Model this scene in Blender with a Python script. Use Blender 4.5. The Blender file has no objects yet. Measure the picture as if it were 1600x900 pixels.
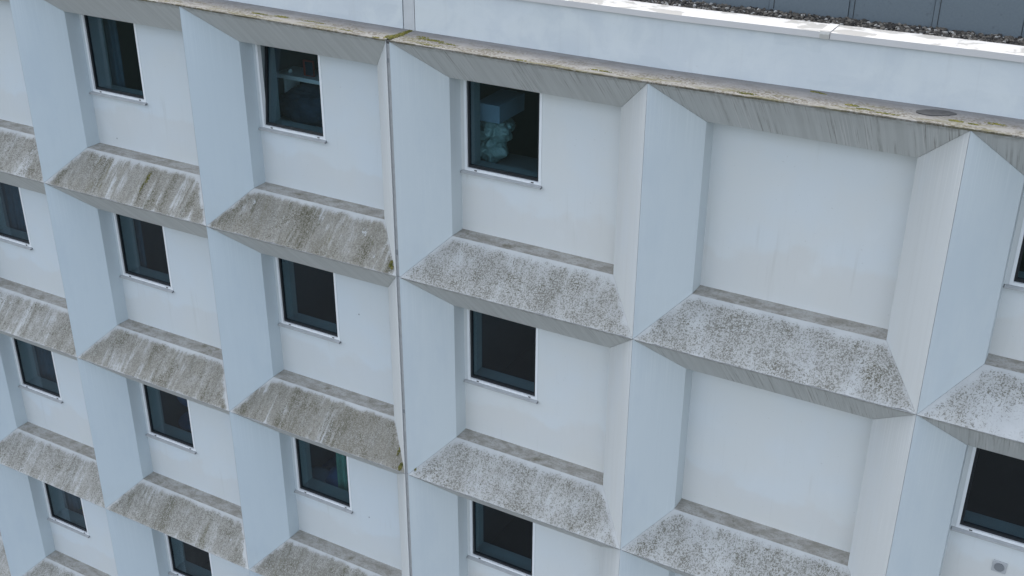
import bpy, bmesh, math, random
from mathutils import Vector, Matrix
random.seed(7)
C = bpy.context.scene.collection
SC = bpy.context.scene

# ------------------------------------------------------------------ camera
cam = bpy.data.cameras.new('camera'); co = bpy.data.objects.new('camera', cam); C.objects.link(co); SC.camera = co
right = Vector((0.87146226, 0.49044032, 0.00467141))
down = Vector((0.22431132, -0.39007208, -0.89304435))
fwd = Vector((-0.43616277, 0.77930229, -0.44994441))
m = Matrix.Identity(4)
for i in range(3):
    m[i][0] = right[i]; m[i][1] = -down[i]; m[i][2] = -fwd[i]
m.translation = Vector((13.888272, -10.649385, 3.415822))
co.matrix_world = m
cam.lens = 36 * 1818.3346 / 1600; cam.sensor_width = 36; cam.clip_start = 0.1; cam.clip_end = 2000

# ------------------------------------------------------------------ sky and light (bright overcast)
w = bpy.data.worlds.new('World'); SC.world = w; w.use_nodes = True
nt = w.node_tree; bg = nt.nodes['Background']
sky = nt.nodes.new('ShaderNodeTexSky'); sky.sky_type = 'NISHITA'; sky.sun_disc = False
SUN_EL, SUN_AZ = math.radians(50), math.radians(-60)      # azimuth measured from +Y towards +X
sky.sun_elevation = SUN_EL; sky.sun_rotation = SUN_AZ
sky.air_density = 1.0; sky.dust_density = 2.5; sky.ozone_density = 1.0
hs = nt.nodes.new('ShaderNodeHueSaturation'); hs.inputs['Saturation'].default_value = 0.50      # thin even cloud greys the blue
nt.links.new(sky.outputs[0], hs.inputs['Color']); nt.links.new(hs.outputs[0], bg.inputs[0]); bg.inputs[1].default_value = 0.15
sd = Vector((math.sin(SUN_AZ) * math.cos(SUN_EL), math.cos(SUN_AZ) * math.cos(SUN_EL), math.sin(SUN_EL)))
sl = bpy.data.lights.new('sun', 'SUN'); sl.energy = 0.28; sl.angle = math.radians(35); sl.color = (1.0, 0.96, 0.9)
so = bpy.data.objects.new('sun', sl); C.objects.link(so); so.rotation_euler = sd.to_track_quat('Z', 'Y').to_euler()
so.location = (0, 0, 30)
SC.view_settings.view_transform = 'Standard'; SC.view_settings.look = 'None'
SC.view_settings.gamma = 1; SC.view_settings.use_curve_mapping = False
SC.view_settings.exposure = 1.82
SC.cycles.max_bounces = 8

# ------------------------------------------------------------------ material helpers
class NB:
    def __init__(s, name):
        s.m = bpy.data.materials.new(name); s.m.use_nodes = True; s.t = s.m.node_tree
        s.b = s.t.nodes['Principled BSDF']; s.out = s.t.nodes['Material Output']
    def n(s, ty, **k):
        o = s.t.nodes.new(ty)
        for a, v in k.items(): setattr(o, a, v)
        return o
    def l(s, a, b): s.t.links.new(a, b)
    def put(s, sock, v):
        if isinstance(v, bpy.types.NodeSocket): s.l(v, sock)
        elif isinstance(v, (tuple, list)) and len(v) == 3 and sock.type == 'RGBA': sock.default_value = (*v, 1)
        else: sock.default_value = v
    def math(s, op, a, b=None, c=None, clamp=False):
        o = s.n('ShaderNodeMath', operation=op, use_clamp=clamp)
        s.put(o.inputs[0], a)
        if b is not None: s.put(o.inputs[1], b)
        if c is not None: s.put(o.inputs[2], c)
        return o.outputs[0]
    def step(s, v, a, b, o0=0.0, o1=1.0):
        o = s.n('ShaderNodeMapRange', interpolation_type='SMOOTHSTEP')
        s.put(o.inputs[0], v); s.put(o.inputs[1], a); s.put(o.inputs[2], b); s.put(o.inputs[3], o0); s.put(o.inputs[4], o1)
        return o.outputs[0]
    def mix(s, f, a, b, mode='MIX'):
        o = s.n('ShaderNodeMix', data_type='RGBA', blend_type=mode)
        s.put(o.inputs[0], f); s.put(o.inputs[6], a); s.put(o.inputs[7], b); return o.outputs[2]
    def uv(s):
        """metric uv and a per-object shifted copy of it"""
        u = s.n('ShaderNodeTexCoord').outputs['UV']
        oi = s.n('ShaderNodeObjectInfo')
        r = s.math('MULTIPLY', oi.outputs['Random'], 37.0)
        cb = s.n('ShaderNodeCombineXYZ'); s.l(r, cb.inputs[0]); s.l(s.math('MULTIPLY', r, 3.3), cb.inputs[1]); s.l(r, cb.inputs[2])
        ad = s.n('ShaderNodeVectorMath', operation='ADD'); s.l(u, ad.inputs[0]); s.l(cb.outputs[0], ad.inputs[1])
        sp = s.n('ShaderNodeSeparateXYZ'); s.l(u, sp.inputs[0])
        s.oi = oi
        return sp.outputs[0], sp.outputs[1], ad.outputs[0]
    def scale(s, v, k):
        o = s.n('ShaderNodeVectorMath', operation='MULTIPLY'); s.l(v, o.inputs[0]); o.inputs[1].default_value = k; return o.outputs[0]
    def noise(s, v, sc, det=3, rough=.5, k=None, dist=0.0):
        if k: v = s.scale(v, k)
        o = s.n('ShaderNodeTexNoise'); s.l(v, o.inputs['Vector']); o.inputs['Scale'].default_value = sc
        o.inputs['Detail'].default_value = det; o.inputs['Roughness'].default_value = rough; o.inputs['Distortion'].default_value = dist
        return o.outputs[0]
    def bump(s, h, st, d):
        o = s.n('ShaderNodeBump'); s.put(o.inputs['Height'], h); o.inputs['Strength'].default_value = st; o.inputs['Distance'].default_value = d
        s.l(o.outputs[0], s.b.inputs['Normal'])
    def fin(s, col, rough=.8, spec=.3, metal=0.0):
        s.put(s.b.inputs['Base Color'], col); s.put(s.b.inputs['Roughness'], rough)
        s.b.inputs['Specular IOR Level'].default_value = spec; s.b.inputs['Metallic'].default_value = metal
        return s.m

PAINT = (0.585, 0.605, 0.605)
def m_plain(name, col, rough=.7, spec=.4, metal=0, var=.06, sc=8):
    s = NB(name); tc = s.n('ShaderNodeTexCoord').outputs['Object']
    f = s.noise(tc, sc, 4)
    return s.fin(s.mix(f, tuple(c * (1 - var * 1.5) for c in col), tuple(min(1, c * (1 + var)) for c in col)), rough, spec, metal)

def m_panel():
    """white painted back panel: soft blotches, dirt line rising from the bottom"""
    s = NB('painted_panel'); u, v, p = s.uv()
    big = s.noise(p, 1.3, 3); mid = s.noise(p, 5, 4, k=(1, .5, 1))
    c = s.mix(s.step(big, .35, .7), PAINT, (0.575, 0.61, 0.63))
    tide = s.math('ADD', v, s.math('MULTIPLY', s.math('SUBTRACT', s.noise(p, 1.6, 4), .5), -0.9))
    dirt = s.math('MULTIPLY', s.step(tide, .60, .47), s.step(v, .0, .12, .75, 1.0))
    c = s.mix(s.math('MULTIPLY', dirt, .36), c, (0.55, 0.53, 0.50))
    st = s.noise(p, 1, 4, .6, k=(26, .8, 1))
    c = s.mix(s.math('MULTIPLY', s.step(st, .58, .80), .14), c, (0.42, 0.43, 0.42))
    rn = s.math('MULTIPLY', s.step(s.noise(p, 1, 3, .6, k=(9, .5, 1)), .60, .74), s.math('MULTIPLY', s.step(v, 1.0, .75), s.step(v, -.1, .5, .4, 1)))
    c = s.mix(s.math('MULTIPLY', rn, .22), c, (0.40, 0.39, 0.36))
    c = s.mix(s.math('MULTIPLY', s.step(mid, .55, .8), .12), c, (0.68, 0.70, 0.71))
    spots = s.math('MULTIPLY', s.step(s.noise(p, 30, 2), .73, .77), .3)
    c = s.mix(spots, c, (.35, .35, .33))
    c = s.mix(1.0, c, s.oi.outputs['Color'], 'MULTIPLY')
    s.bump(s.noise(p, 60, 3), .12, .004)
    return s.fin(c, .75, .3)

def m_splay(warm):
    s = NB('painted_side_warm' if warm else 'painted_side'); u, v, p = s.uv()
    b = (0.50, 0.515, 0.505) if warm else PAINT  # left-facing sides: their different light is set in the base colour
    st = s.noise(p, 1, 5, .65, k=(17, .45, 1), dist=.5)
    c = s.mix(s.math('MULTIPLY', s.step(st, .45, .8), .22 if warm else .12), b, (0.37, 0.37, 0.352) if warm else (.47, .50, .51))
    st2 = s.noise(p, 1, 3, .5, k=(60, 1.2, 1))
    c = s.mix(s.math('MULTIPLY', s.step(st2, .56, .74), s.math('MULTIPLY', s.step(s.noise(p, 1.2, 2), .4, .7), .16)), c, (.74, .74, .73))
    # lighter drips below the soffit mitre
    top = s.step(v, 1.9, 2.7)
    dr = s.noise(p, 1, 2, .5, k=(75, .5, 1))
    c = s.mix(s.math('MULTIPLY', s.math('MULTIPLY', top, s.step(dr, .5, .62)), .22), c, (.72, .72, .70))
    low = s.math('MULTIPLY', s.step(s.math('ADD', v, s.noise(p, 5, 3)), 1.0, .5), .12)
    c = s.mix(low, c, (.5, .48, .44))
    c = s.mix(s.math('MULTIPLY', s.step(s.noise(p, 2.0, 5, .65, k=(1, .35, 1)), .45, .68), .30), c, (.49, .53, .56))
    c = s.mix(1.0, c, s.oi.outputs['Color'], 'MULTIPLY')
    s.bump(s.math('ADD', s.noise(p, 70, 3), s.math('MULTIPLY', st, .6)), .15, .004)
    return s.fin(c, .75, .3)

def m_soffit():
    s = NB('streaked_soffit'); u, v, p = s.uv()
    col = s.n('ShaderNodeSeparateColor'); s.l(s.oi.outputs['Color'], col.inputs[0])
    a = s.noise(p, 1, 4, .72, k=(58, .9, 1), dist=.15); b = s.noise(p, 1, 3, .6, k=(13, .5, 1))
    msk = s.step(s.noise(p, 1.3, 3, k=(1.4, .8, 1)), .36, .62)
    g = s.math('MULTIPLY', col.outputs[0], s.math('MULTIPLY', msk, .9))
    c = s.mix(s.step(b, .3, .7), (0.55, 0.56, 0.545), (0.485, 0.495, 0.48))
    c = s.mix(s.math('MULTIPLY', s.step(a, .54, .62), g), c, (0.27, 0.265, 0.245))
    c = s.mix(s.math('MULTIPLY', s.step(s.noise(p, 1, 2, .5, k=(55, .7, 3)), .55, .64), g), c, (0.60, 0.60, 0.585))
    c = s.mix(s.math('MULTIPLY', s.step(v, .10, .0), s.step(s.noise(p, 14, 3), .35, .65, .1, .6)), c, (0.22, 0.21, 0.18))
    s.bump(a, .15, .004)
    return s.fin(c, .85, .2)

def m_sill():
    """sloping sill: white paint eaten by black lichen speckle and run-off streaks.
    object colour: R how brown and streaky (left bays) G moss, B coverage"""
    s = NB('lichened_sill'); u, v, p = s.uv()
    col = s.n('ShaderNodeSeparateColor'); s.l(s.oi.outputs['Color'], col.inputs[0])
    R, G, B = col.outputs[0], col.outputs[1], col.outputs[2]
    T = 0.684
    q = s.math('DIVIDE', v, T)
    dl = s.math('SUBTRACT', u, s.math('MULTIPLY', q, .487))          # distance from left mitre
    dr = s.math('SUBTRACT', s.math('SUBTRACT', 3.15, u), s.math('MULTIPLY', q, .487))
    dt = s.math('SUBTRACT', T, v)
    wob = s.math('MULTIPLY', s.math('SUBTRACT', s.noise(p, 4, 4, .65), .5), .22)
    wob2 = s.math('MULTIPLY', s.math('SUBTRACT', s.noise(p, 1, 3, .6, k=(6, 1.5, 1)), .5), .12)
    e = s.math('MULTIPLY', s.step(s.math('ADD', dt, wob2), .0, .12), s.step(s.math('ADD', dl, wob), -.04, .13))
    e = s.math('MULTIPLY', e, s.step(s.math('ADD', dr, s.math('MULTIPLY', wob, 1.2)), -.03, .08))
    e = s.math('MULTIPLY', e, s.step(s.math('ADD', v, s.math('MULTIPLY', wob, .3)), -.02, .05, .4, 1))
    # big patches, streaks down the slope
    patch = s.noise(p, 2.0, 5, .62, k=(1.2, .8, 1))
    strk = s.noise(p, 1, 5, .66, k=(8, .75, 1), dist=.5)
    fine = s.noise(p, 1, 5, .7, k=(20, 2.0, 7), dist=.3)
    dens = s.math('ADD', s.math('MULTIPLY', patch, .9), s.math('MULTIPLY', s.math('SUBTRACT', strk, .5), s.math('MULTIPLY_ADD', R, 1.0, .15)))
    dens = s.math('ADD', dens, s.math('MULTIPLY', s.math('SUBTRACT', fine, .5), s.math('MULTIPLY_ADD', R, .25, .22)))
    dens = s.math('ADD', dens, s.math('MULTIPLY', B, .55))
    dens = s.math('MULTIPLY', s.step(dens, .28, 1.0), e)
    # fine worm-like speckle
    n1 = s.noise(p, 62, 2, .6, k=(1, .9, 1), dist=.8)
    n2 = s.noise(p, 24, 3, .7, k=(1.1, .8, 1), dist=.8)
    sp = s.math('ADD', s.math('MULTIPLY', n1, .72), s.math('MULTIPLY', n2, .28))
    thr = s.math('SUBTRACT', .575, s.math('MULTIPLY', dens, .15))
    k = s.math('DIVIDE', s.math('SUBTRACT', sp, thr), .07, clamp=True)
    k = s.math('MULTIPLY', k, s.step(dens, .0, .25))
    base = s.mix(s.step(s.noise(p, 3, 3), .3, .7), (0.46, 0.47, 0.46), (0.41, 0.42, 0.415))
    film = s.math('MULTIPLY', s.step(dens, .0, .6), s.math('MULTIPLY_ADD', R, .58, .34))
    film = s.math('MULTIPLY', film, s.step(s.noise(p, 9, 4, .6, k=(1, .4, 1)), .2, .65, .75, 1))
    base = s.mix(film, base, s.mix(s.noise(p, 4, 3), (0.265, 0.250, 0.213), (0.20, 0.184, 0.145)))
    lic = s.mix(s.step(patch, .4, .65), (0.125, 0.122, 0.102), (0.09, 0.082, 0.058))
    c = s.mix(s.math('MULTIPLY', k, s.math('MULTIPLY_ADD', R, -.22, .72)), base, lic)
    cl = s.step(s.math('ADD', s.math('MULTIPLY', s.noise(p, 2.7, 3, .6, k=(1, .8, 3)), .7), s.math('MULTIPLY', s.noise(p, 30, 3, .7), .3)), .53, .63)
    c = s.mix(s.math('MULTIPLY', s.math('MULTIPLY', cl, e), s.math('MULTIPLY', s.step(sp, .44, .56), .75)), c, (0.10, 0.092, 0.065))
    # brown dark streaks
    ds = s.math('MULTIPLY', s.step(s.noise(p, 1, 5, .72, k=(5.5, .5, 5), dist=.5), .50, .66), s.math('MULTIPLY', e, s.math('MULTIPLY_ADD', R, .85, .10)))
    ds = s.math('MULTIPLY', ds, s.step(s.math('ADD', s.math('MULTIPLY', n1, .6), s.math('MULTIPLY', n2, .4)), .40, .58, .25, 1))
    c = s.mix(ds, c, (0.082, 0.076, 0.048))
    ms = s.math('MULTIPLY', s.step(s.noise(p, 1, 4, .7, k=(7, 1.0, 9), dist=.6), .60, .72), s.math('MULTIPLY', G, e))
    c = s.mix(s.math('MULTIPLY', ms, .85), c, (0.11, 0.10, 0.035))
    # pale flakes of surviving paint
    fl = s.math('MULTIPLY', s.step(s.noise(p, 5.5, 5, .65, k=(1.4, .7, 1)), .67, .70), s.step(s.noise(p, 40, 2), .35, .5))
    c = s.mix(s.math('MULTIPLY', fl, .7), c, (0.44, 0.455, 0.455))
    s.bump(s.math('ADD', s.math('MULTIPLY', k, -.6), s.noise(p, 90, 3)), .25, .004)
    return s.fin(c, .9, .15)

def m_recess():
    s = NB('dirty_recess_ledge'); u, v, p = s.uv()
    a = s.noise(p, 5, 5, .65, k=(1, 1.6, 1)); b = s.noise(p, 38, 3, .65)
    c = s.mix(s.step(a, .35, .68), (0.40, 0.39, 0.36), (0.27, 0.255, 0.22))
    c = s.mix(s.math('MULTIPLY', s.step(b, .5, .68), .35), c, (0.12, 0.11, 0.09))
    c = s.mix(s.math('MULTIPLY', s.step(s.noise(p, 3.1, 4, .7), .60, .72), .6), c, (0.13, 0.115, 0.07))
    s.bump(b, .4, .006)
    return s.fin(c, .95, .1)

def m_ledge():
    s = NB('weathered_top_ledge'); u, v, p = s.uv()      # v = distance from front edge
    a = s.noise(p, 4, 5, .65, k=(.7, 2.2, 1)); b = s.noise(p, 34, 3, .7)
    c = s.mix(s.step(a, .35, .7), (0.20, 0.198, 0.192), (0.155, 0.152, 0.146))
    vw = s.math('ADD', v, s.math('MULTIPLY', s.math('SUBTRACT', s.noise(p, 3, 4, .6), .5), .35))
    front = s.step(vw, .30, .10)
    c = s.mix(s.math('MULTIPLY', front, .75), c, (0.255, 0.247, 0.222))
    dk = s.math('MULTIPLY', s.math('MULTIPLY', s.step(b, .44, .58), s.step(s.noise(p, 2.2, 4, .6, k=(1, 2.6, 1)), .36, .55)), s.step(vw, .45, .12, .2, 1))
    c = s.mix(s.math('MULTIPLY', dk, .8), c, (0.085, 0.072, 0.045))
    ms = s.math('MULTIPLY', s.step(s.noise(p, 1, 4, .7, k=(2.0, 8, 4)), .50, .60), front)
    c = s.mix(s.math('MULTIPLY', ms, .6), c, (0.12, 0.11, 0.045))
    c = s.mix(s.math('MULTIPLY', s.step(vw, .38, .5), .35), c, (0.20, 0.205, 0.21))
    lip = s.math('MULTIPLY', s.step(v, .035, .0), s.step(s.noise(p, 5, 4, .7), .42, .58))
    c = s.mix(s.math('MULTIPLY', lip, .7), c, (0.085, 0.075, 0.05))
    s.bump(s.math('ADD', b, a), .35, .008)
    return s.fin(c, .92, .15)

def m_parapet():
    s = NB('painted_parapet'); u, v, p = s.uv()
    vo = s.n('ShaderNodeTexVoronoi', distance='CHEBYCHEV'); s.l(s.scale(p, (1.6, 2.6, 1)), vo.inputs['Vector']); vo.inputs['Scale'].default_value = 1.1
    sc_ = s.n('ShaderNodeSeparateColor'); s.l(vo.outputs['Color'], sc_.inputs[0])
    c = s.mix(s.step(s.noise(p, 2.1, 5, .65, dist=.6), .36, .62), (0.515, 0.55, 0.555), (0.455, 0.495, 0.515))
    c = s.mix(s.math('MULTIPLY', s.step(s.noise(p, 1, 4, .6, k=(1.2, 9, 1)), .5, .7), .25), c, (0.53, 0.56, 0.57))
    c = s.mix(s.math('MULTIPLY', sc_.outputs[0], .45), c, (0.53, 0.565, 0.58))
    c = s.mix(s.math('MULTIPLY', s.step(s.noise(p, 1, 4, .6, k=(16, 1.0, 1)), .55, .8), .2), c, (0.38, 0.395, 0.40))
    c = s.mix(s.math('MULTIPLY', s.step(s.noise(p, 24, 3, .6), .68, .74), .35), c, (.42, .43, .43))
    s.bump(s.noise(p, 50, 3), .12, .004)
    return s.fin(c, .7, .35)

def m_coping():
    s = NB('metal_coping'); u, v, p = s.uv()
    c = s.mix(s.step(s.noise(p, 2.2, 4, .55, k=(1.0, 1.6, 1), dist=.5), .52, .55), (0.56, 0.55, 0.52), (0.37, 0.36, 0.33))
    c = s.mix(s.math('MULTIPLY', s.step(s.noise(p, 30, 3), .66, .74), .4), c, (.45, .42, .38))
    return s.fin(c, .5, .4)

def m_glass():
    s = NB('tinted_glass'); t = s.t
    tr = s.n('ShaderNodeBsdfTransparent'); tr.inputs[0].default_value = (0.74, 0.84, 0.87, 1)
    gl = s.n('ShaderNodeBsdfGlossy'); gl.inputs['Roughness'].default_value = 0.01; gl.inputs[0].default_value = (.95, .98, 1, 1)
    ge = s.n('ShaderNodeNewGeometry'); dt = s.n('ShaderNodeVectorMath', operation='DOT_PRODUCT'); s.l(ge.outputs['Incoming'], dt.inputs[0]); s.l(ge.outputs['Normal'], dt.inputs[1])
    cs = s.math('SUBTRACT', 1.0, s.math('ABSOLUTE', dt.outputs['Value']), clamp=True)
    fr = s.math('MULTIPLY_ADD', s.math('POWER', cs, 5.0), .95, .045)      # same reflectance on both faces of the thin pane
    tc = s.n('ShaderNodeTexCoord').outputs['Object']
    bp = s.n('ShaderNodeBump'); s.l(s.noise(tc, 1.5, 1), bp.inputs['Height']); bp.inputs['Strength'].default_value = .1; bp.inputs['Distance'].default_value = .01
    s.l(bp.outputs[0], gl.inputs['Normal'])
    mx = s.n('ShaderNodeMixShader'); s.l(fr, mx.inputs[0]); s.l(tr.outputs[0], mx.inputs[1]); s.l(gl.outputs[0], mx.inputs[2])
    t.links.new(mx.outputs[0], s.out.inputs[0]); t.nodes.remove(s.b)
    return s.m

def m_pebble():
    s = NB('gravel_pebble')
    g = s.n('ShaderNodeNewGeometry')
    r = g.outputs['Random Per Island']
    rp = s.n('ShaderNodeValToRGB'); s.l(r, rp.inputs[0]); e = rp.color_ramp.elements
    e[0].position = 0; e[0].color = (0.022, 0.021, 0.02, 1); e[1].position = 1; e[1].color = (0.42, 0.41, 0.38, 1)
    for ps, cc in ((.35, (.055, .050, .042)), (.7, (.105, .092, .075)), (.88, (.17, .155, .13))):
        x = e.new(ps); x.color = (*cc, 1)
    return s.fin(rp.outputs[0], .8, .3)

def m_dark_wall():
    s = NB('slate_grey_cladding'); u, v, p = s.uv()
    c = s.mix(s.noise(p, 45, 3, .7), (0.105, 0.128, 0.143), (0.142, 0.172, 0.190))
    c = s.mix(s.math('MULTIPLY', s.step(s.noise(p, 9, 4, .6), .62, .7), .4), c, (.06, .065, .07))
    s.bump(s.noise(p, 120, 2), .3, .004)
    return s.fin(c, .85, .25)

def m_moss():
    s = NB('moss'); tc = s.n('ShaderNodeTexCoord').outputs['Object']
    c = s.mix(s.step(s.noise(tc, 14, 3), .35, .65), (0.145, 0.135, 0.035), (0.08, 0.085, 0.03))
    c = s.mix(s.math('MULTIPLY', s.step(s.noise(tc, 40, 2), .52, .66), .7), c, (0.24, 0.20, 0.10))
    return s.fin(c, 1, 0)

def m_ground():
    s = NB('asphalt_ground'); tc = s.n('ShaderNodeTexCoord').outputs['Object']
    c = s.mix(s.noise(tc, 3, 5, .6), (0.045, 0.047, 0.05), (0.075, 0.077, 0.08))
    return s.fin(c, .9, .3)
def m_grass():
    s = NB('mown_grass'); tc = s.n('ShaderNodeTexCoord').outputs['Object']
    c = s.mix(s.noise(tc, 2, 6, .7), (0.024, 0.032, 0.026), (0.036, 0.044, 0.036))
    return s.fin(c, 1, .1)

M = dict(panel=m_panel(), splay=m_splay(False), splayw=m_splay(True), soffit=m_soffit(), sill=m_sill(), recess=m_recess(),
         ledge=m_ledge(), parapet=m_parapet(), coping=m_coping(), glass=m_glass(), pebble=m_pebble(), dark=m_dark_wall(),
         moss=m_moss(), ground=m_ground(), grass=m_grass(),
         frame=m_plain('white_window_frame', (.74, .76, .77), .4, .5, sc=5), sash=m_plain('black_sash', (.012, .015, .018), .4, .5),
         metal=m_plain('grey_metal_sill', (.40, .41, .41), .5, .5, var=.15, sc=10), cap=m_plain('black_plastic', (.02, .02, .02), .5),
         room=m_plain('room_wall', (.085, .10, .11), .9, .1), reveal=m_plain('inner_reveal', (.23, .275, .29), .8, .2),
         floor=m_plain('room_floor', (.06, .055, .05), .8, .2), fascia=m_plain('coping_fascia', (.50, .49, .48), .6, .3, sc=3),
         joint=m_plain('joint_sealant', (.33, .335, .335), .8, .2, var=.2, sc=12), black=m_plain('dark_gap', (.03, .03, .03), .9, .1),
         strip=m_plain('joint_cover', (.46, .475, .48), .6, .3, var=.12, sc=6), body=m_plain('rendered_wall', (.5, .52, .53), .8, .2, sc=1),
         mortar=m_plain('dark_mortar', (.08, .08, .078), .9, .1, var=.25, sc=20), carton=m_plain('pale_carton', (.24, .32, .40), .8, .2),
         bag=m_plain('pale_green_plastic', (.27, .37, .36), .45, .5, var=.25, sc=9), blue=m_plain('blue_fabric', (.10, .17, .33), .9, .1, var=.2),
         green=m_plain('green_curtain', (.13, .30, .24), .9, .1, var=.25), slate=m_plain('slate_blue_curtain', (.075, .115, .155), .9, .1, var=.15),
         white=m_plain('white_board', (.75, .78, .8), .5, .3), red=m_plain('red_cover', (.30, .045, .035), .5, .3), darkcloth=m_plain('dark_cloth', (.035, .05, .075), .9, .2, var=.4),
         wood=m_plain('desk_top', (.22, .23, .24), .5, .3), leaf=m_plain('leaf_green', (.10, .17, .05), .6, .3, var=.3), pave=m_plain('grey_paving', (.085, .088, .092), .9, .2, var=.2, sc=2), pot=m_plain('terracotta', (.35, .17, .12), .8, .2),
         grey=m_plain('vent_grey', (.40, .41, .42), .5, .4), dgrey=m_plain('vent_mesh', (.19, .20, .21), .6, .4))

# ------------------------------------------------------------------ object helpers
def link(o, parent=None, label=None, cat=None, group=None, kind=None):
    C.objects.link(o)
    if parent is not None: o.parent = parent; o.matrix_parent_inverse = Matrix.Identity(4)
    if label: o['label'] = label
    if cat: o['category'] = cat
    if group: o['group'] = group
    if kind: o['kind'] = kind
    return o
def empty(name, loc, label, cat, group=None):
    o = bpy.data.objects.new(name, None); o.location = loc; o.empty_display_size = .2
    return link(o, None, label, cat, group)
class MB:
    """vertex and face collector with metric uvs and material slots"""
    def __init__(s, org=(0, 0, 0)): s.v = []; s.f = []; s.mi = []; s.uv = []; s.o = org
    def face(s, pts, mi=0, uv=None):
        n = len(s.v); s.v += [tuple(p[i] - s.o[i] for i in range(3)) for p in pts]; s.f.append(tuple(range(n, n + len(pts)))); s.mi.append(mi)
        if uv is None:
            a = Vector(pts[0]); X = (Vector(pts[1]) - a); X.normalize(); nn = X.cross(Vector(pts[-1]) - a); 
            if nn.length < 1e-9: nn = Vector((0, 0, 1))
            nn.normalize(); Y = nn.cross(X)
            uv = [((Vector(p) - a).dot(X), (Vector(p) - a).dot(Y)) for p in pts]
        s.uv += uv
    def hexa(s, P, mis=(0,) * 6, uvs=None, skip=-1):
        """P: 8 corners, first four the near face (-y) ccw seen from -y: bl br tr tl; last four the far face. faces: front back bottom top left right"""
        F = [(0, 1, 2, 3), (5, 4, 7, 6), (4, 5, 1, 0), (3, 2, 6, 7), (4, 0, 3, 7), (1, 5, 6, 2)]
        for i, f in enumerate(F):
            if i != skip: s.face([P[j] for j in f], mis[i], uvs[i] if uvs and uvs[i] else None)
    def box(s, x0, x1, y0, y1, z0, z1, mi=0):
        s.hexa([(x0, y0, z0), (x1, y0, z0), (x1, y0, z1), (x0, y0, z1), (x0, y1, z0), (x1, y1, z0), (x1, y1, z1), (x0, y1, z1)], (mi,) * 6)
    def obj(s, name, mats, parent=None, bevel=0, smooth=False, **k):
        me = bpy.data.meshes.new(name); me.from_pydata(s.v, [], s.f)
        for mm in (mats if isinstance(mats, (list, tuple)) else [mats]): me.materials.append(mm)
        me.polygons.foreach_set('material_index', s.mi)
        ul = me.uv_layers.new(name='UVMap'); ul.data.foreach_set('uv', [c for p in s.uv for c in p])
        if bevel:
            bm = bmesh.new(); bm.from_mesh(me); bmesh.ops.remove_doubles(bm, verts=bm.verts, dist=1e-5)
            ed = [e for e in bm.edges if len(e.link_faces) == 2 and e.calc_face_angle(0) > .3]
            bmesh.ops.bevel(bm, geom=ed, offset=bevel, segments=2, profile=.5, affect='EDGES'); bm.to_mesh(me); bm.free()
        if smooth:
            bm = bmesh.new(); bm.from_mesh(me); bmesh.ops.remove_doubles(bm, verts=bm.verts, dist=1e-5); bm.to_mesh(me); bm.free()
            me.polygons.foreach_set('use_smooth', [True] * len(me.polygons))
        me.update()
        o = bpy.data.objects.new(name, me); link(o, parent, **k)
        o.location = s.o
        return o

# ------------------------------------------------------------------ the grid of the facade (metres; y grows into the building)
H = 2.9887; SP = .4865; D1 = .4835; D2 = .7265
XL = {-3: -9.47, -2: -6.32, -1: -3.176, 0: -.037, 1: 3.146, 2: 6.320, 3: 9.486, 4: 12.61, 5: 15.774, 6: 18.93}
XR = dict(XL); XR[2] = 6.273
ZO = {-3: 0, -2: 0, -1: 0, 0: 0, 1: 0.004, 2: -.02, 3: -.022, 4: .018, 5: .03, 6: .03}
def zo(x):
    ks = sorted(XL)
    for a, b in zip(ks, ks[1:]):
        if x <= XL[b]: t = (x - XL[a]) / (XL[b] - XL[a]); return ZO[a] + (ZO[b] - ZO[a]) * max(0, t)
    return ZO[6]
ZB0 = -5 * H; GROUND = -17.6
bld = empty('office_building', (6.3, .7, GROUND), 'white precast concrete building with rows of funnel-shaped window bays stained by lichen', 'building')
BO = Vector(bld.location)
def B(o, parent=bld):                       # world position kept under the building's empty
    o.location = Vector(o.location) - BO; return o
def sub(o, par): o.location = Vector(o.location) - parloc[par.name]; return o
parloc = {}
def part(mb, name, mats, **k):
    o = mb.obj(name, mats, bld, **k); parloc[o.name] = Vector(mb.o); o.location = Vector(mb.o) - BO; return o
def subpart(mb, name, mats, par, **k):
    o = mb.obj(name, mats, par, **k); o.location = Vector(mb.o) - parloc[par.name]; return o

WX0, WX1, WZ0 = .535, 1.587, -1.697        # window frame: from module's left crest, from module's top crest
YB = D2 + .10
rnd = random.Random(3)
def ring(mb, x0, x1, z0, z1, t, y0, y1, mi=0, tb=None, tt=None):
    tb = tb or t; tt = tt or t
    mb.box(x0, x0 + t, y0, y1, z0, z1, mi); mb.box(x1 - t, x1, y0, y1, z0, z1, mi)
    mb.box(x0 + t, x1 - t, y0, y1, z0, z0 + tb, mi); mb.box(x0 + t, x1 - t, y0, y1, z1 - tt, z1, mi)

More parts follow.
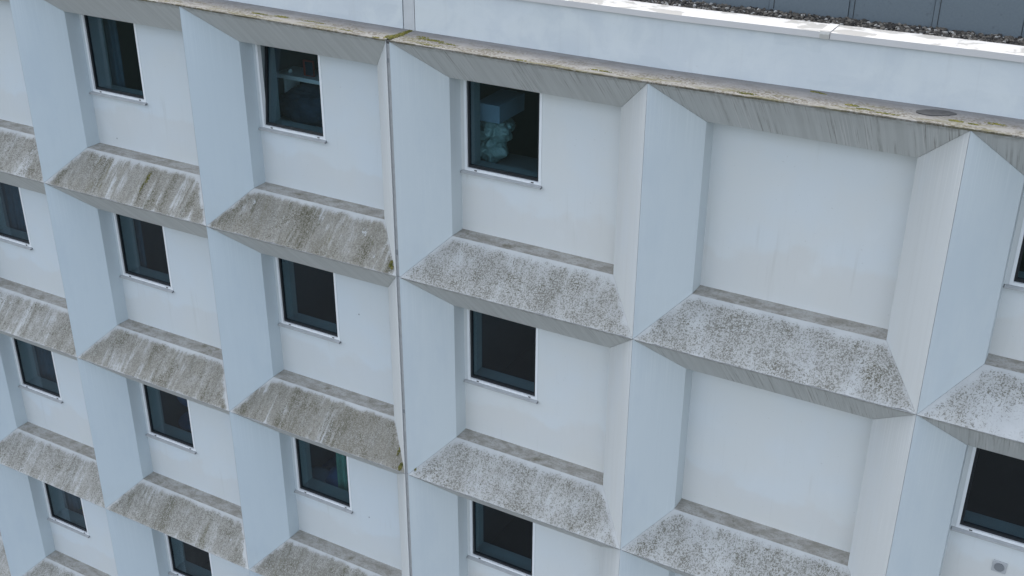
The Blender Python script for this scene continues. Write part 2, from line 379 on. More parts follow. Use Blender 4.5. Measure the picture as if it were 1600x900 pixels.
def module(c, r, win):
    xl, xr = XL[c], XR[c + 1]; zt, zb = -r * H, -(r + 1) * H
    ztl, ztr = (zt + ZO[c] - .001, zt + ZO[c + 1] - .001) if r == 0 else (zt, zt)
    g = .0016; s = SP
    # back panel with hole
    mb = MB((xl, D2, zb)); x0, x1, z0, z1 = xl + .05, xr - .05, zb + .02, zt - .02
    hx0, hx1, hz0, hz1 = xl + WX0 + .004, xl + WX1 - .004, zt + WZ0 + .004, zt - .47
    def q(a, b, e, f):
        mb.face([(a, D2, e), (b, D2, e), (b, D2, f), (a, D2, f)], 0, [(a - xl, e - zb - s), (b - xl, e - zb - s), (b - xl, f - zb - s), (a - xl, f - zb - s)])
    if win:
        q(x0, hx0, z0, z1); q(hx1, x1, z0, z1); q(hx0, hx1, z0, hz0); q(hx0, hx1, hz1, z1)
        yi = D2 + .36      # reveals run through the wall to the room
        mb.face([(hx0, D2, hz0), (hx0, D2, hz1), (hx0, yi, hz1), (hx0, yi, hz0)], 1)
        mb.face([(hx1, D2, hz1), (hx1, D2, hz0), (hx1, yi, hz0), (hx1, yi, hz1)], 1)
        mb.face([(hx0, D2, hz0), (hx0, yi, hz0), (hx1, yi, hz0), (hx1, D2, hz0)], 1)
        mb.face([(hx0, D2, hz1), (hx1, D2, hz1), (hx1, yi, hz1), (hx0, yi, hz1)], 1)
    else: q(x0, x1, z0, z1)
    pn = part(mb, 'facade_module', [M['panel'], M['reveal']])
    tint = (.84, .92, .975, 1) if c < 2 else (.90, .95, .975, 1)      # cooler light on right-facing sides put into their colour, stronger left of seam
    pn.color = (.93, .96, .975, 1) if c < 2 else (1, 1, .985, 1)  # dimmer, bluer light of the left bays put into the panel colour
    # left splay (faces right)
    def splay(x, sx, mat):
        b = MB((x, 0, zb)); k = 1 if sx > 0 else -1
        zu = ztl if sx > 0 else ztr
        F = [(x + k * g, g, zb + 2 * g), (x + k * s, D1, zb + s + 2 * g), (x + k * s, D1, zt - s - 2 * g), (x + k * g, g, zu - 2 * g)]
        Bk = [(x + k * g, YB, zb + 2 * g), (x + k * s, YB, zb + s + 2 * g), (x + k * s, YB, zt - s - 2 * g), (x + k * g, YB, zu - 2 * g)]
        L = math.hypot(s, D1); uf = [(0, 0), (L, s), (L, H - s), (0, H)]
        P = F + Bk; uvs = [uf, None, None, None, None, [(L, s), (L + .3, s), (L + .3, H - s), (L, H - s)]]
        if k < 0:
            P = [F[1], F[0], F[3], F[2], Bk[1], Bk[0], Bk[3], Bk[2]]
            uvs = [[uf[1], uf[0], uf[3], uf[2]]] + [None] * 5
        b.hexa(P, (0,) * 6, uvs)
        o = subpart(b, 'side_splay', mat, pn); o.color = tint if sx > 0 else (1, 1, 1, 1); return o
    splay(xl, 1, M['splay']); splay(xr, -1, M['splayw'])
    # soffit
    b = MB((xl, 0, zt)); L = math.hypot(s, D1); W = xr - xl
    P = [(xl + s + g, D1, zt - s), (xr - s - g, D1, zt - s), (xr - 2 * g, g, ztr - g), (xl + 2 * g, g, ztl - g)]
    P += [(p[0], YB, p[2]) for p in P]
    b.hexa(P, (0,) * 6, [[(s, L), (W - s, L), (W, 0), (0, 0)]] + [None] * 5)
    o = subpart(b, 'soffit', M['soffit'], pn)
    o.color = ((.25 if c < 2 else 1.0) * (1 if r == 0 else .75), 0, 0, 1)
    # sloping sill with the flat dirty ledge behind it
    b = MB((xl, 0, zb))
    P = [(xl + 2 * g, g, zb + g), (xr - 2 * g, g, zb + g), (xr - s - g, D1, zb + s), (xl + s + g, D1, zb + s)]
    P += [(p[0], YB, p[2] + (.008 if i > 1 else 0)) for i, p in enumerate(P)]
    rc = random.Random(c * 31 + r); nn = 44; fp, fu = [], []; dd = 0
    for i in range(nn + 1):
        t = i / nn; dd = dd * .5 + rc.uniform(0, .0022) + (rc.uniform(.003, .008) if rc.random() < .06 else 0)
        d_ = 0 if i in (0, nn) else dd
        fp.append((P[0][0] + (P[1][0] - P[0][0]) * t, P[0][1] + d_, P[0][2] + d_)); fu.append((W * t, d_ * 1.414))
    b.face(fp + [P[2], P[3]], 0, fu + [(W - s, L), (s, L)])
    b.hexa(P, (0, 0, 0, 1, 0, 0), [[(0, 0), (W, 0), (W - s, L), (s, L)], None, None, [(0, 0), (W - 2 * s, 0), (W - 2 * s, .34), (0, .34)], None, None], skip=0)
    o = subpart(b, 'sloping_sill', [M['sill'], M['recess']], pn)
    Rr = {-3: .6, -2: .6, -1: .65, 0: .85, 1: .95, 2: .22, 3: .10, 4: .05, 5: .05}[c]
    if r >= 2 and c < 2: Rr *= .75
    cover = {0: .5, 1: .62, 2: .38, 3: .40}.get(c, .42 if c < 0 else .20)
    o.color = (Rr, {0: .5, 1: .6, -1: .1}.get(c, .05) * (1 if r == 0 else .45), cover, 1)
    return pn

def window(c, r, tilt=0.0, cut=None):
    xl = XL[c]; zt = -r * H; x0, x1, z0, z1 = xl + WX0, xl + WX1, zt + WZ0, zt - .48
    mb = MB((x0, D2, z0)); ring(mb, x0, x1, z0, z1, .033, D2 - .006, D2 + .06)
    w_ = part(mb, 'window', M['frame'])
    b = MB((x0 + .033, D2 + .03, z0 + .033)); a0, a1, c0, c1 = x0 + .034, x1 - .034, z0 + .034, z1 - .034
    ring(b, a0, a1, c0, c1, .026, D2 + .018, D2 + .058, tb=.034)
    sa = subpart(b, 'sash', M['sash'], w_)
    b = MB((x0 + .033, D2 + .03, z0 + .033)); b.box(a0 + .026, a1 - .026, D2 + .034, D2 + .040, c0 + .034, c1 - .026)
    pa = subpart(b, 'pane', M['glass'], w_)
    if tilt:
        sa.rotation_euler.x = pa.rotation_euler.x = -tilt
    b = MB((x0, D2, z0)); y0 = D2 - .045
    b.hexa([(x0 - .035, y0, z0 - .034), (x1 + .012, y0, z0 - .034), (x1 + .012, y0, z0 - .014), (x0 - .035, y0, z0 - .014),
            (x0 - .035, D2 + .004, z0 - .028), (x1 + .012, D2 + .004, z0 - .028), (x1 + .012, D2 - .001, z0 - .003), (x0 - .035, D2 - .001, z0 - .003)])
    subpart(b, 'window_sill', M['metal'], w_)
    for e0, e1 in ((x0 - .040, x0 - .0355), (x1 + .0125, x1 + .017)):
        b = MB((e0, D2, z0)); b.box(e0, e1, y0 - .001, D2 - .001, z0 - .034, z0 - .012); subpart(b, 'sill_end_cap', M['dgrey'], w_)
    for xx in (x0 + .14, x1 - .13):
        b = MB((xx, D2, z0)); b.box(xx, xx + .034, D2 - .014, D2 - .0055, z0 + .010, z0 + .024)
        subpart(b, 'drain_cap', M['cap'], w_, bevel=.003)
    # room behind the wall
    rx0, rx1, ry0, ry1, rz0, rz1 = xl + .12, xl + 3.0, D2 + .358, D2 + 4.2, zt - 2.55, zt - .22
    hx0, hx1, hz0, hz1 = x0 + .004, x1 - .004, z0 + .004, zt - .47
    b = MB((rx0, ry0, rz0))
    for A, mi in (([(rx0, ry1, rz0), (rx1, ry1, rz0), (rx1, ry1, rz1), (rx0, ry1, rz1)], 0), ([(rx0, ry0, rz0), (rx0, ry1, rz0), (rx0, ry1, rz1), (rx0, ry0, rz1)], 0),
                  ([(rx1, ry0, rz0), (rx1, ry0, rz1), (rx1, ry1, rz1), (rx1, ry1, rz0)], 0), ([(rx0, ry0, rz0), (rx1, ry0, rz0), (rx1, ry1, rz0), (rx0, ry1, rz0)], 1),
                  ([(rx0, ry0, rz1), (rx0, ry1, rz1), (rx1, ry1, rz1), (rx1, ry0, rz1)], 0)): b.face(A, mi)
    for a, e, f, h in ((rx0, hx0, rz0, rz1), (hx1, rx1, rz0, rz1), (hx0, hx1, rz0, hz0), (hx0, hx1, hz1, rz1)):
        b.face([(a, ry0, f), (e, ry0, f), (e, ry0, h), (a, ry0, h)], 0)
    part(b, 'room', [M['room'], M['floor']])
    return w_

for r in range(5):
    for c in range(-3, 6):
        win = c not in (3,) and not (c == -3 or c == 5 or r == 4 and c > 2)
        module(c, r, win)
        if win: window(c, r, tilt=math.radians(7) if (c, r) == (1, 0) else 0)

# section joint: recessed grey sealant strips between the two halves, one per storey
for r in range(5):
    zt, zb = -r * H, -(r + 1) * H
    b = MB((6.276, .02, zb)); zu = zt + (ZO[2] if r == 0 else 0) - .004
    b.box(6.277, 6.3165, .016, .09, zb + .004, zu); part(b, 'joint_seal', M['joint'])
for i_, z_ in enumerate((-.22, -2.62, -4.95)):
    b = MB((6.29, .01, z_)); b.box(6.279, 6.296 + .004 * (i_ % 3), .0105, .0155, z_ - .05 - .02 * (i_ % 2), z_); part(b, 'sealant_tear', M['dgrey'])
# plain base wall below the modules and the closed body behind
b = MB((-9.47, .3, GROUND)); b.box(-9.47, 18.93, .3, .8, GROUND, ZB0 - .004); part(b, 'base_wall', M['body'])
b = MB((-9.47, 5.2, GROUND)); b.box(-9.47, 18.93, 5.2, 12, GROUND, .40); part(b, 'rear_block', M['body'])
for xx in (-9.62, 18.935):
    b = MB((xx, .2, GROUND)); b.box(xx, xx + .145, .1, 5.19, GROUND, .40); part(b, 'end_wall', M['body'])

# ------------------------------------------------------------------ top ledge, parapet, coping
def ledge(xa, xb, cut=0):
    n = int((xb - xa) / .035); rr = random.Random(int(xa * 10)); mb = MB((xa, 0, 0)); xs = [xa + (xb - xa) * i / n for i in range(n + 1)]
    e = 0; fr = []
    for x in xs:
        e = e * .6 + rr.uniform(-.0035, .0035); fr.append((-.006 + e, rr.uniform(-.002, .002)))
    for i in range(n):
        a, c_ = xs[i], xs[i + 1]; za, zb = zo(a) + .002, zo(c_) + .002; t = .014
        f0, f1 = fr[i], fr[i + 1]
        A = (a, f0[0], za + t + f0[1]); Bq = (c_, f1[0], zb + t + f1[1])
        mb.face([(a, f0[0] + .004, za - .006), (c_, f1[0] + .004, zb - .006), Bq, A], 0, [(a, -.02), (c_, -.02), (c_, 0), (a, 0)])
        mb.face([A, Bq, (c_, .56, zb + .016), (a, .56, za + .016)], 0, [(a, 0), (c_, 0), (c_, .56), (a, .56)])
        mb.face([(a, f0[0] + .004, za - .006), (a, .02, za - .001), (c_, .02, zb - .001), (c_, f1[0] + .004, zb - .006)], 0)
    for x, f in ((xa, fr[0]), (xb, fr[-1])):
        z = zo(x) + .002
        mb.face([(x, f[0], z - .006), (x, f[0], z + .014), (x, .56, z + .016), (x, .56, z - .02)], 0)
    return part(mb, 'top_ledge', M['ledge'])
ledge(-9.47, 6.262); ledge(6.330, 18.93)
b = MB((6.27, .02, -.05)); zz = zo(6.3)
b.box(6.264, 6.328, .012, .54, zz - .03, zz - .001); part(b, 'ledge_joint', M['mortar'])

PY = .5
def parapet(xa, xb, name='parapet_panel', mat='parapet', y=PY, z0=.010):
    mb = MB((xa, y, 0)); n = max(1, int((xb - xa) / .5)); xs = [xa + (xb - xa) * i / n for i in range(n + 1)]
    for i in range(n):
        a, e = xs[i], xs[i + 1]; za, ze = zo(a), zo(e)
        mb.face([(a, y, za + z0), (e, y, ze + z0), (e, y, ze + .56), (a, y, za + .56)], 0, [(a, 0), (e, 0), (e, .56), (a, .56)])
        mb.face([(e, y + .2, ze + z0), (a, y + .2, za + z0), (a, y + .2, za + .56), (e, y + .2, ze + .56)], 0)
    for x, sgn in ((xa, 1), (xb, -1)):
        z = zo(x); P = [(x, y, z + z0), (x, y, z + .56), (x, y + .2, z + .56), (x, y + .2, z + z0)]
        mb.face(P, 0)
    return part(mb, name, M[mat])
parapet(-9.47, 6.172); parapet(6.345, 18.93)
parapet(6.184, 6.333, 'joint_cover', 'strip', PY + .004)
parapet(6.10, 6.42, 'joint_backing', 'black', PY + .03)
def coping(xa, xb):
    mb = MB((xa, PY, .55)); n = max(1, int((xb - xa) / .5)); xs = [xa + (xb - xa) * i / n for i in range(n + 1)]
    y0, y1 = PY - .03, .805
    for i in range(n):
        a, e = xs[i], xs[i + 1]; za, ze = zo(a), zo(e)
        mb.face([(a, y0, za + .540), (e, y0, ze + .540), (e, y0, ze + .602), (a, y0, za + .602)], 1)
        mb.face([(a, y0, za + .602), (e, y0, ze + .602), (e, y1, ze + .606), (a, y1, za + .606)], 0, [(a, 0), (e, 0), (e, .33), (a, .33)])
        mb.face([(a, y0, za + .540), (a, PY + .05, za + .541), (e, PY + .05, ze + .541), (e, y0, ze + .540)], 1)
        mb.face([(e, y1, ze + .45), (a, y1, za + .45), (a, y1, za + .606), (e, y1, ze + .606)], 1)
    for x in (xa, xb):
        z = zo(x); mb.face([(x, y0, z + .540), (x, y0, z + .602), (x, y1, z + .606), (x, y1, z + .45), (x, PY + .05, z + .541)], 1)
    return part(mb, 'coping', [M['coping'], M['fascia']])
for a, e in ((-9.5, -3.2), (-3.194, 3.5), (3.506, 6.24), (6.27, 11.135), (11.141, 15.9), (15.906, 18.95)): coping(a, e)
mb = MB((11.05, PY, .6)); mb.box(11.04, 11.1345, PY - .034, .808, zo(11.1) + .538, zo(11.1) + .6105); part(mb, 'coping_joint_strap', [M['coping']])
# repair patch of dark mortar on the ledge
mb = MB((12.24, .3, 0)); rr = random.Random(5); n = 26; pts = []
zz = zo(12.25) + .0185
for i in range(n):
    a = 2 * math.pi * i / n; x = 12.245 + .175 * math.cos(a) * (1 + rr.uniform(-.05, .05)); y = .305 + .095 * math.sin(a) * abs(math.sin(a)) ** .5 * (1 + rr.uniform(-.08, .08)) + .05 * math.cos(a)
    pts.append((x, y))
mb.face([(x, y, zz + .007) for x, y in pts], 0)
for i in range(n):
    a, e = pts[i], pts[(i + 1) % n]; mb.face([(a[0], a[1], zz - .004), (e[0], e[1], zz - .004), (e[0], e[1], zz + .007), (a[0], a[1], zz + .007)], 0)
part(mb, 'mortar_patch', M['mortar'])
# vent and anchor plugs
mb = MB((13.665, D2, -5.03)); mb.box(13.592, 13.738, D2 - .012, D2 - .0005, -5.103, -4.957); ve = part(mb, 'vent', M['grey'], bevel=.004)
mb = MB((13.665, D2, -5.03)); n = 28
ri = [(13.665 + .052 * math.cos(2 * math.pi * i / n), -5.03 + .052 * math.sin(2 * math.pi * i / n)) for i in range(n)]
mb.face([(x, D2 - .022, z) for x, z in ri], 0)
for i in range(n):
    a, e = ri[i], ri[(i + 1) % n]; mb.face([(a[0], D2 - .011, a[1]), (e[0], D2 - .011, e[1]), (e[0], D2 - .022, e[1]), (a[0], D2 - .022, a[1])], 0)
subpart(mb, 'vent_cover', M['dgrey'], ve)
for x, z in ((5.097, -4.168), (5.053, -7.676), (.837, -2.359)):
    mb = MB((x, D2, z)); mb.box(x - .007, x + .007, D2 - .006, D2 - .0005, z - .010, z + .008); part(mb, 'anchor_plug', M['dgrey'], bevel=.002)

# ------------------------------------------------------------------ roof: gravel, cladding wall
mb = MB((-9.47, .7, .42)); mb.box(-9.46, 18.92, .701, 5.19, .20, .47); part(mb, 'roof_deck', M['mortar'])
def ico(sub):
    bm = bmesh.new(); bmesh.ops.create_icosphere(bm, subdivisions=sub, radius=1)
    v = [tuple(x.co) for x in bm.verts]; f = [tuple(x.index for x in q.verts) for q in bm.faces]; bm.free(); return v, f
import numpy as np
def scatter(name, pts, mat, sub=1, jit=.2, smooth=True, seed=1, **k):
    """pts: (x,y,z,sx,sy,sz) -> one stuff mesh of little lumps"""
    V, F = ico(sub); V = np.array(V); F = np.array(F); rg = np.random.default_rng(seed); vs = []; fs = []
    o = np.array(pts[0][:3]); 
    for i, p in enumerate(pts):
        q = rg.normal(size=(3, 3)); q, _ = np.linalg.qr(q)
        vv = V * (1 + rg.uniform(-jit, jit, (len(V), 1))) * np.array([1, rg.uniform(.65, 1), rg.uniform(.5, .9)])
        vv = (vv @ q.T) * np.array(p[3:6]) + np.array(p[:3]) - o
        vs.append(vv); fs.append(F + i * len(V))
    vs = np.concatenate(vs); fs = np.concatenate(fs)
    me = bpy.data.meshes.new(name); me.from_pydata(vs.tolist(), [], fs.tolist()); me.materials.append(mat)
    me.polygons.foreach_set('use_smooth', [smooth] * len(me.polygons))
    ob = bpy.data.objects.new(name, me); link(ob, None, kind='stuff', **k); ob.location = o.tolist(); return ob
rg = random.Random(11); pts = []
for i in range(13500):
    x = rg.uniform(8.2, 17.5); y = rg.uniform(.82, 1.50); s_ = rg.choice((.011, .014, .017, .020, .025))
    pts.append((x, y, .485 + zo(x) + rg.uniform(0, .03), s_ * 1.25, s_ * 1.1, s_))
scatter('gravel', pts, M['pebble'], 1, .22, False, label='dark mixed roof gravel behind the white coping', cat='gravel')
roofw = empty('rooftop_wall', (12, 1.6, .47), 'dark slate grey panelled wall standing on the gravel roof behind the white coping', 'wall')
x = 3.48; j = 0
while x < 18.5:
    o_ = MB((x, 1.5, .47)); yy = 1.5 + (.012 if j % 2 else 0)
    o_.box(x + .003, x + .837, yy, yy + .05, .44, 1.75)
    p = o_.obj('wall_panel', M['dark'], roofw); p.location = Vector((x, 1.5, .47)) - roofw.location
    o_ = MB((x, 1.5, .47)); o_.box(x + .05, x + .056, yy - .003, yy - .0005, .52, 1.0 + .2 * (j % 3)); p2 = o_.obj('lap_seam', M['black'], p); 
    p2.location = (0, 0, 0); x += .84; j += 1
mb = MB((3.48, 1.58, .47)); mb.box(3.48, 18.6, 1.585, 1.75, .471, 1.74); p = mb.obj('backing_wall', M['black'], roofw); p.location = Vector(mb.o) - roofw.location
mb = MB((3.48, 1.45, 1.75)); mb.box(3.46, 18.62, 1.46, 1.78, 1.751, 1.80); p = mb.obj('wall_cap', M['fascia'], roofw); p.location = Vector(mb.o) - roofw.location

# ------------------------------------------------------------------ moss cushions
def moss(label, spots, seed, group='moss cushions on the concrete'):
    rr = random.Random(seed); pts = []
    for (x, y, z, rx, ry, n, tilt) in spots:
        for i in range(n):
            a = rr.uniform(0, 6.283); q = math.sqrt(rr.random()); dx = q * rx * math.cos(a); dy = q * ry * math.sin(a)
            s_ = rr.uniform(.005, .012) * (1.2 - .6 * q)
            if tilt: pts.append((x + dx, y + dy * .707, z + dy * .707, s_, s_, s_))
            else: pts.append((x + dx, y + dy, zo(x + dx) + .016, s_ * 1.2, s_ * 1.2, s_ * .7))
    scatter('moss', pts, M['moss'], 1, .3, True, seed, label=label, cat='moss', group=None)
moss('olive moss filling the top ledge joint above the vertical seam', [(6.29, .28, 0, .06, .25, 420, 0), (6.25, .12, 0, .07, .10, 200, 0)], 1)
moss('long olive moss strip on the top ledge just right of the seam', [(6.72, .24, 0, .20, .04, 300, 0), (6.58, .30, 0, .09, .03, 90, 0), (6.98, .19, 0, .14, .025, 110, 0), (6.85, .05, 0, .2, .02, 60, 0)], 2)
moss('thin brown green moss along the ledge edge left of the seam', [(4.3, .17, 0, .14, .03, 120, 0), (4.62, .20, 0, .13, .04, 170, 0), (5.1, .20, 0, .20, .03, 80, 0), (5.65, .10, 0, .1, .02, 60, 0), (6.12, .02, 0, .05, .02, 60, 0)], 3)
moss('brown green moss on the ledge above the upper blank bay', [(8.9, .11, 0, .14, .025, 120, 0), (8.0, .03, 0, .08, .02, 60, 0), (10.5, .08, 0, .10, .03, 90, 0), (11.08, .44, 0, .06, .025, 70, 0), (11.15, .42, 0, .05, .02, 40, 0)], 4)
moss('yellow green moss on the ledge just left of the dark mortar patch', [(11.5, .18, 0, .07, .03, 150, 0), (11.64, .12, 0, .09, .022, 110, 0), (11.85, .08, 0, .12, .02, 100, 0)], 5)
moss('yellow green moss on the ledge front just right of the dark mortar patch', [(12.45, .16, 0, .07, .03, 140, 0), (12.6, .14, 0, .06, .02, 60, 0), (12.78, .24, 0, .10, .03, 110, 0)], 6)
zb = -H
moss('moss tuft in the lower right corner of the upper stained sill beside the seam', [(6.13, .10, zb + .10, .028, .05, 150, 1), (6.165, .07, zb + .07, .018, .03, 60, 1)], 7)
moss('moss tufts in the lower right corner of the second stained sill beside the seam', [(6.17, .05, zb * 2 + .05, .03, .06, 190, 1), (6.06, .19, zb * 2 + .19, .022, .09, 90, 1)], 8)
moss('olive moss streak down the sill below the top left window', [(1.80, .33, zb + .33, .035, .12, 170, 1), (1.77, .22, zb + .22, .02, .09, 60, 1)], 9)
moss('small moss tuft in the lower left corner of a speckled sill right of the seam', [(6.40, .07, zb * 2 + .07, .02, .03, 40, 1)], 10)

# ------------------------------------------------------------------ things inside the rooms, seen through the panes
def curtain(x0, x1, z0, z1, y, mat, label, seed=1):
    mb = MB((x0, y, z0)); n = 40; rr = random.Random(seed); ph = rr.uniform(0, 6)
    def P(i, z, k=0): t = i / n; return (x0 + (x1 - x0) * t, y + .025 * math.sin(t * 30 + ph) * (1 + .3 * math.sin(t * 9)) + k, z)
    for i in range(n):
        mb.face([P(i, z0), P(i + 1, z0), P(i + 1, z1), P(i, z1)]); mb.face([P(i + 1, z0, .004), P(i, z0, .004), P(i, z1, .004), P(i + 1, z1, .004)])
    return mb.obj('curtain', mat, None, smooth=False, label=label, cat='curtain')
curtain(-2.95, -2.15, -H - 2.3, -H - .3, 1.25, M['slate'], 'slate blue curtain behind the upper window at the left picture edge')
curtain(-2.95, -2.32, -3 * H - 2.3, -3 * H - .3, 1.25, M['slate'], 'dull blue curtain behind the lowest window at the left edge', 2)
curtain(-2.95, -2.35, -2 * H - 2.3, -2 * H - .3, 1.25, M['slate'], 'dark blue curtain behind the window above the lowest left one', 6)
curtain(.12, .62, -2.3, -.3, 1.22, M['slate'], 'blue curtain behind the top left window', 3)
curtain(.12, .50, -H - 2.3, -H - .3, 1.22, M['slate'], 'narrow grey blue curtain behind the second window of the top left column', 4)
curtain(4.10, 4.75, -2 * H - 2.3, -2 * H - .3, 1.22, M['green'], 'sea green curtain at the right of the window beside the seam', 5)

def desk(x0, x1, y0, y1, z, fz, label):
    e = empty('desk', ((x0 + x1) / 2, (y0 + y1) / 2, fz), label, 'desk')
    mb = MB(e.location); mb.box(x0, x1, y0, y1, z - .03, z); o = mb.obj('desk_top', M['wood'], e); o.location = (0, 0, 0)
    for xx in (x0 + .03, x1 - .07):
        for yy in (y0 + .03, y1 - .07):
            mb = MB(e.location); mb.box(xx, xx + .04, yy, yy + .04, fz, z - .031); o = mb.obj('leg', M['metal'], e); o.location = (0, 0, 0)
desk(6.46, 7.75, 1.12, 1.75, -1.80, -2.55, 'grey desk behind the upper window right of the seam')
# carton resting on lumpy bags
mb = MB((6.93, 1.4, -1.21)); mb.box(6.75, 7.09, 1.16, 1.80, -1.205, -.98); cb = mb.obj('carton', M['carton'], None, bevel=.006, label='pale blue carton lying on plastic bags behind the window', cat='box')
mb = MB((6.93, 1.4, -1.21)); mb.box(6.86, 6.98, 1.157, 1.803, -.9795, -.9775); t_ = mb.obj('tape', M['carton'], cb); t_.location = (0, 0, 0)
def lump(name, c, r, mat, label, cat, seed, sub=4, amp=.22, fold=7):
    from mathutils import noise as NZ
    bm = bmesh.new(); bmesh.ops.create_icosphere(bm, subdivisions=sub, radius=1)
    for v in bm.verts:
        p = v.co.copy(); k = 1 + amp * NZ.noise(p * 1.6 + Vector((seed, 0, 0))) + amp * .9 * (.25 - abs(NZ.noise(p * fold * .45 + Vector((0, seed, 0))))) + amp * .4 * (.25 - abs(NZ.noise(p * fold * 1.1 + Vector((seed, seed, 0)))))
        v.co = Vector((p.x * r[0], p.y * r[1], max(p.z, -.75) * r[2])) * k
    me = bpy.data.meshes.new(name); bm.to_mesh(me); bm.free(); me.materials.append(mat); me.polygons.foreach_set('use_smooth', [True] * len(me.polygons))
    o = bpy.data.objects.new(name, me); o.location = c; return link(o, None, label, cat)
lump('plastic_bag', (6.90, 1.38, -1.36), (.21, .20, .17), M['bag'], 'upper stuffed pale plastic bag under the carton behind the window', 'bag', 1, 5, .38, 6)
lump('plastic_bag', (6.86, 1.36, -1.62), (.20, .20, .18), M['bag'], 'lower stuffed pale plastic bag on the desk behind the window', 'bag', 2, 5, .38, 6)
# tilted window: solids stand in for its reflections: shelf board, book, ball, dark cloth
mb = MB((3.8, 1.6, -1.25)); mb.box(3.3, 4.6, 1.5, 1.9, -1.262, -1.205); sh = mb.obj('shelf', M['white'], None, label='white shelf board behind the tilted window', cat='shelf')
for xx in (3.4, 4.5):
    mb = MB((3.8, 1.6, -1.25)); mb.box(xx, xx + .03, 1.55, 1.85, -2.55, -1.263); q_ = mb.obj('upright', M['white'], sh); q_.location = (0, 0, 0)
bk = MB((3.78, 1.62, -1.2)); bk.box(3.72, 3.90, 1.60, 1.63, -1.204, -.98); b_ = bk.obj('book', M['red'], None, bevel=.003, label='red book standing on the white shelf behind the tilted window', cat='book')
bk = MB((3.78, 1.62, -1.2)); bk.box(3.76, 3.89, 1.5975, 1.5995, -1.19, -1.0); q_ = bk.obj('cover_picture', M['darkcloth'], b_); q_.location = (0, 0, 0)
lump('ball', (3.47, 1.62, -1.18), (.03, .03, .03), M['white'], 'small white ball on the shelf behind the tilted window', 'ball', 3, 3, 0, 1)
lump('cloth_heap', (3.95, 1.55, -1.62), (.62, .30, .28), M['darkcloth'], 'dark heap of crumpled cloth below the shelf behind the tilted window', 'cloth', 4, 5, .25, 12)
desk(3.35, 4.75, 1.15, 1.95, -1.83, -2.55, 'low desk under the cloth heap behind the tilted window')
# blue swivel chair
def chair(cx, cy, fz, rot, label):
    e = empty('office_chair', (cx, cy, fz), label, 'chair'); e.rotation_euler.z = rot
    def add(name, fn, mat, smooth=True):
        bm = bmesh.new(); fn(bm); me = bpy.data.meshes.new(name); bm.to_mesh(me); bm.free(); me.materials.append(mat)
        me.polygons.foreach_set('use_smooth', [smooth] * len(me.polygons)); o = bpy.data.objects.new(name, me); link(o, e); return o
    def torus(bm):
        n, k = 32, 10
        vs = [[bm.verts.new(((.26 + .07 * math.cos(b) ) * math.cos(a), .24 + .05 * math.sin(b) - .10 * abs(math.cos(a)), .78 + (.20 + .07 * math.cos(b)) * math.sin(a))) for b in [2 * math.pi * j / k for j in range(k)]] for a in [2 * math.pi * i / n for i in range(n)]]
        for i in range(n):
            for j in range(k): bm.faces.new((vs[i][j], vs[(i + 1) % n][j], vs[(i + 1) % n][(j + 1) % k], vs[i][(j + 1) % k]))
    def seat(bm):
        bmesh.ops.create_icosphere(bm, subdivisions=4, radius=1)
        for v in bm.verts: v.co = Vector((v.co.x * .28, v.co.y * .27, .47 + .055 * math.copysign(min(1, abs(v.co.z) * 1.6), v.co.z)))
    def col(bm): bmesh.ops.create_cone(bm, cap_ends=True, segments=16, radius1=.03, radius2=.022, depth=.34, matrix=Matrix.Translation((0, 0, .25)))
    def base(bm):
        for i in range(5):
            a = i * 2 * math.pi / 5; mt = Matrix.Rotation(a, 4, 'Z') @ Matrix.Translation((.15, 0, .075))
            r_ = bmesh.ops.create_cube(bm, size=1, matrix=mt @ Matrix.Diagonal((.30, .035, .03, 1)))
            bmesh.ops.create_icosphere(bm, subdivisions=2, radius=.03, matrix=Matrix.Rotation(a, 4, 'Z') @ Matrix.Translation((.29, 0, .03)))
    add('backrest', torus, M['blue']); add('seat', seat, M['blue']); add('column', col, M['cap']); add('star_base', base, M['cap'], False)
    e.scale = (1.25, 1.25, 1.25)
chair(.62, 1.75, -2 * H - 2.55, math.radians(25), 'blue swivel chair with rounded open backrest behind a lower left window')
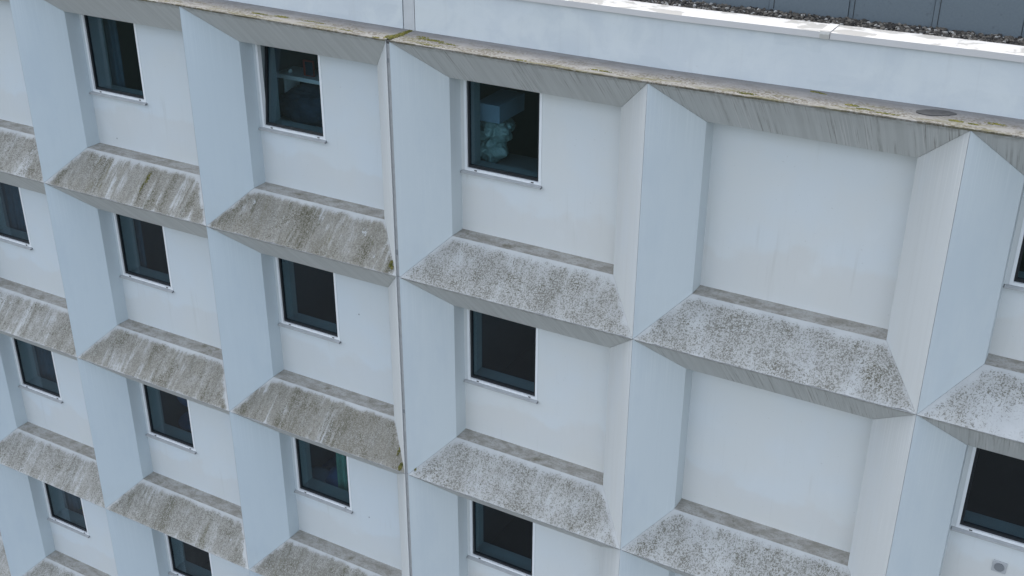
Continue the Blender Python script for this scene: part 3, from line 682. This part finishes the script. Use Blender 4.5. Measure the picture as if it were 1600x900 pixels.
# bed with blue pillow
be = empty('bed', (3.75, 2.0, -2 * H - 2.55), 'low bed with blue cover behind the window with the green curtain', 'bed')
mb = MB(be.location); mb.box(3.28, 4.5, 1.25, 2.9, -2 * H - 2.3, -2 * H - 2.02); o = mb.obj('mattress', M['blue'], be, bevel=.05); o.location = (0, 0, 0)
mb = MB(be.location); mb.box(3.27, 4.51, 1.24, 2.91, -2 * H - 2.549, -2 * H - 2.301); o = mb.obj('bed_frame', M['wood'], be); o.location = (0, 0, 0)
lump('pillow', (3.55, 1.42, -2 * H - 1.93), (.28, .22, .13), M['carton'], 'pale blue pillow behind the window with the green curtain', 'pillow', 8, 4, .1, 3)
lump('blanket', (3.95, 1.55, -2 * H - 1.90), (.30, .28, .20), M['blue'], 'rolled deep blue blanket beside the pale pillow', 'blanket', 9, 4, .15, 3)
# potted plant
pl = empty('potted_plant', (-2.28, 1.28, -3 * H - 1.90), 'small potted plant with drooping leaves behind the lowest left window', 'plant')
bm = bmesh.new(); bmesh.ops.create_cone(bm, cap_ends=True, segments=20, radius1=.06, radius2=.08, depth=.14, matrix=Matrix.Translation((0, 0, .07)))
me = bpy.data.meshes.new('pot'); bm.to_mesh(me); bm.free(); me.materials.append(M['pot']); link(bpy.data.objects.new('pot', me), pl)
mb = MB(); rr = random.Random(2)
for i in range(16):
    a = rr.uniform(0, 6.283); L_ = rr.uniform(.10, .20); up = rr.uniform(.05, .2); d = Vector((math.cos(a), math.sin(a), 0)); s_ = Vector((-math.sin(a), math.cos(a), 0)) * .022
    p0 = Vector((0, 0, .14)); p1 = p0 + d * L_ * .5 + Vector((0, 0, up)); p2 = p0 + d * L_ + Vector((0, 0, up * .5))
    mb.face([p0, p1 - s_, p2, p1 + s_])
mb.obj('leaves', M['leaf'], pl).location = (0, 0, 0)
mb = MB((-2.28, 1.28, -3 * H - 1.90)); mb.box(-2.9, -1.9, 1.09, 1.55, -3 * H - 1.94, -3 * H - 1.901); mb.obj('shelf', M['wood'], None, label='dark shelf under the potted plant behind the lowest left window', cat='shelf')

# ------------------------------------------------------------------ ground, mirrored faintly in the panes
def sheet(name, x0, x1, y0, y1, z, mat):
    mb = MB((0, 0, z)); mb.face([(x0, y0, z), (x1, y0, z), (x1, y1, z), (x0, y1, z)]); return mb.obj(name, mat, None, kind='structure')
sheet('ground', -900, 900, -900, 900, GROUND, M['grass'])
sheet('road', -300, 300, -26, -9, GROUND + .004, M['ground'])
mb = MB((0, -4, GROUND)); mb.box(-60, 60, -9, .28, GROUND + .005, GROUND + .12); mb.obj('pavement', M['pave'], None, kind='structure')
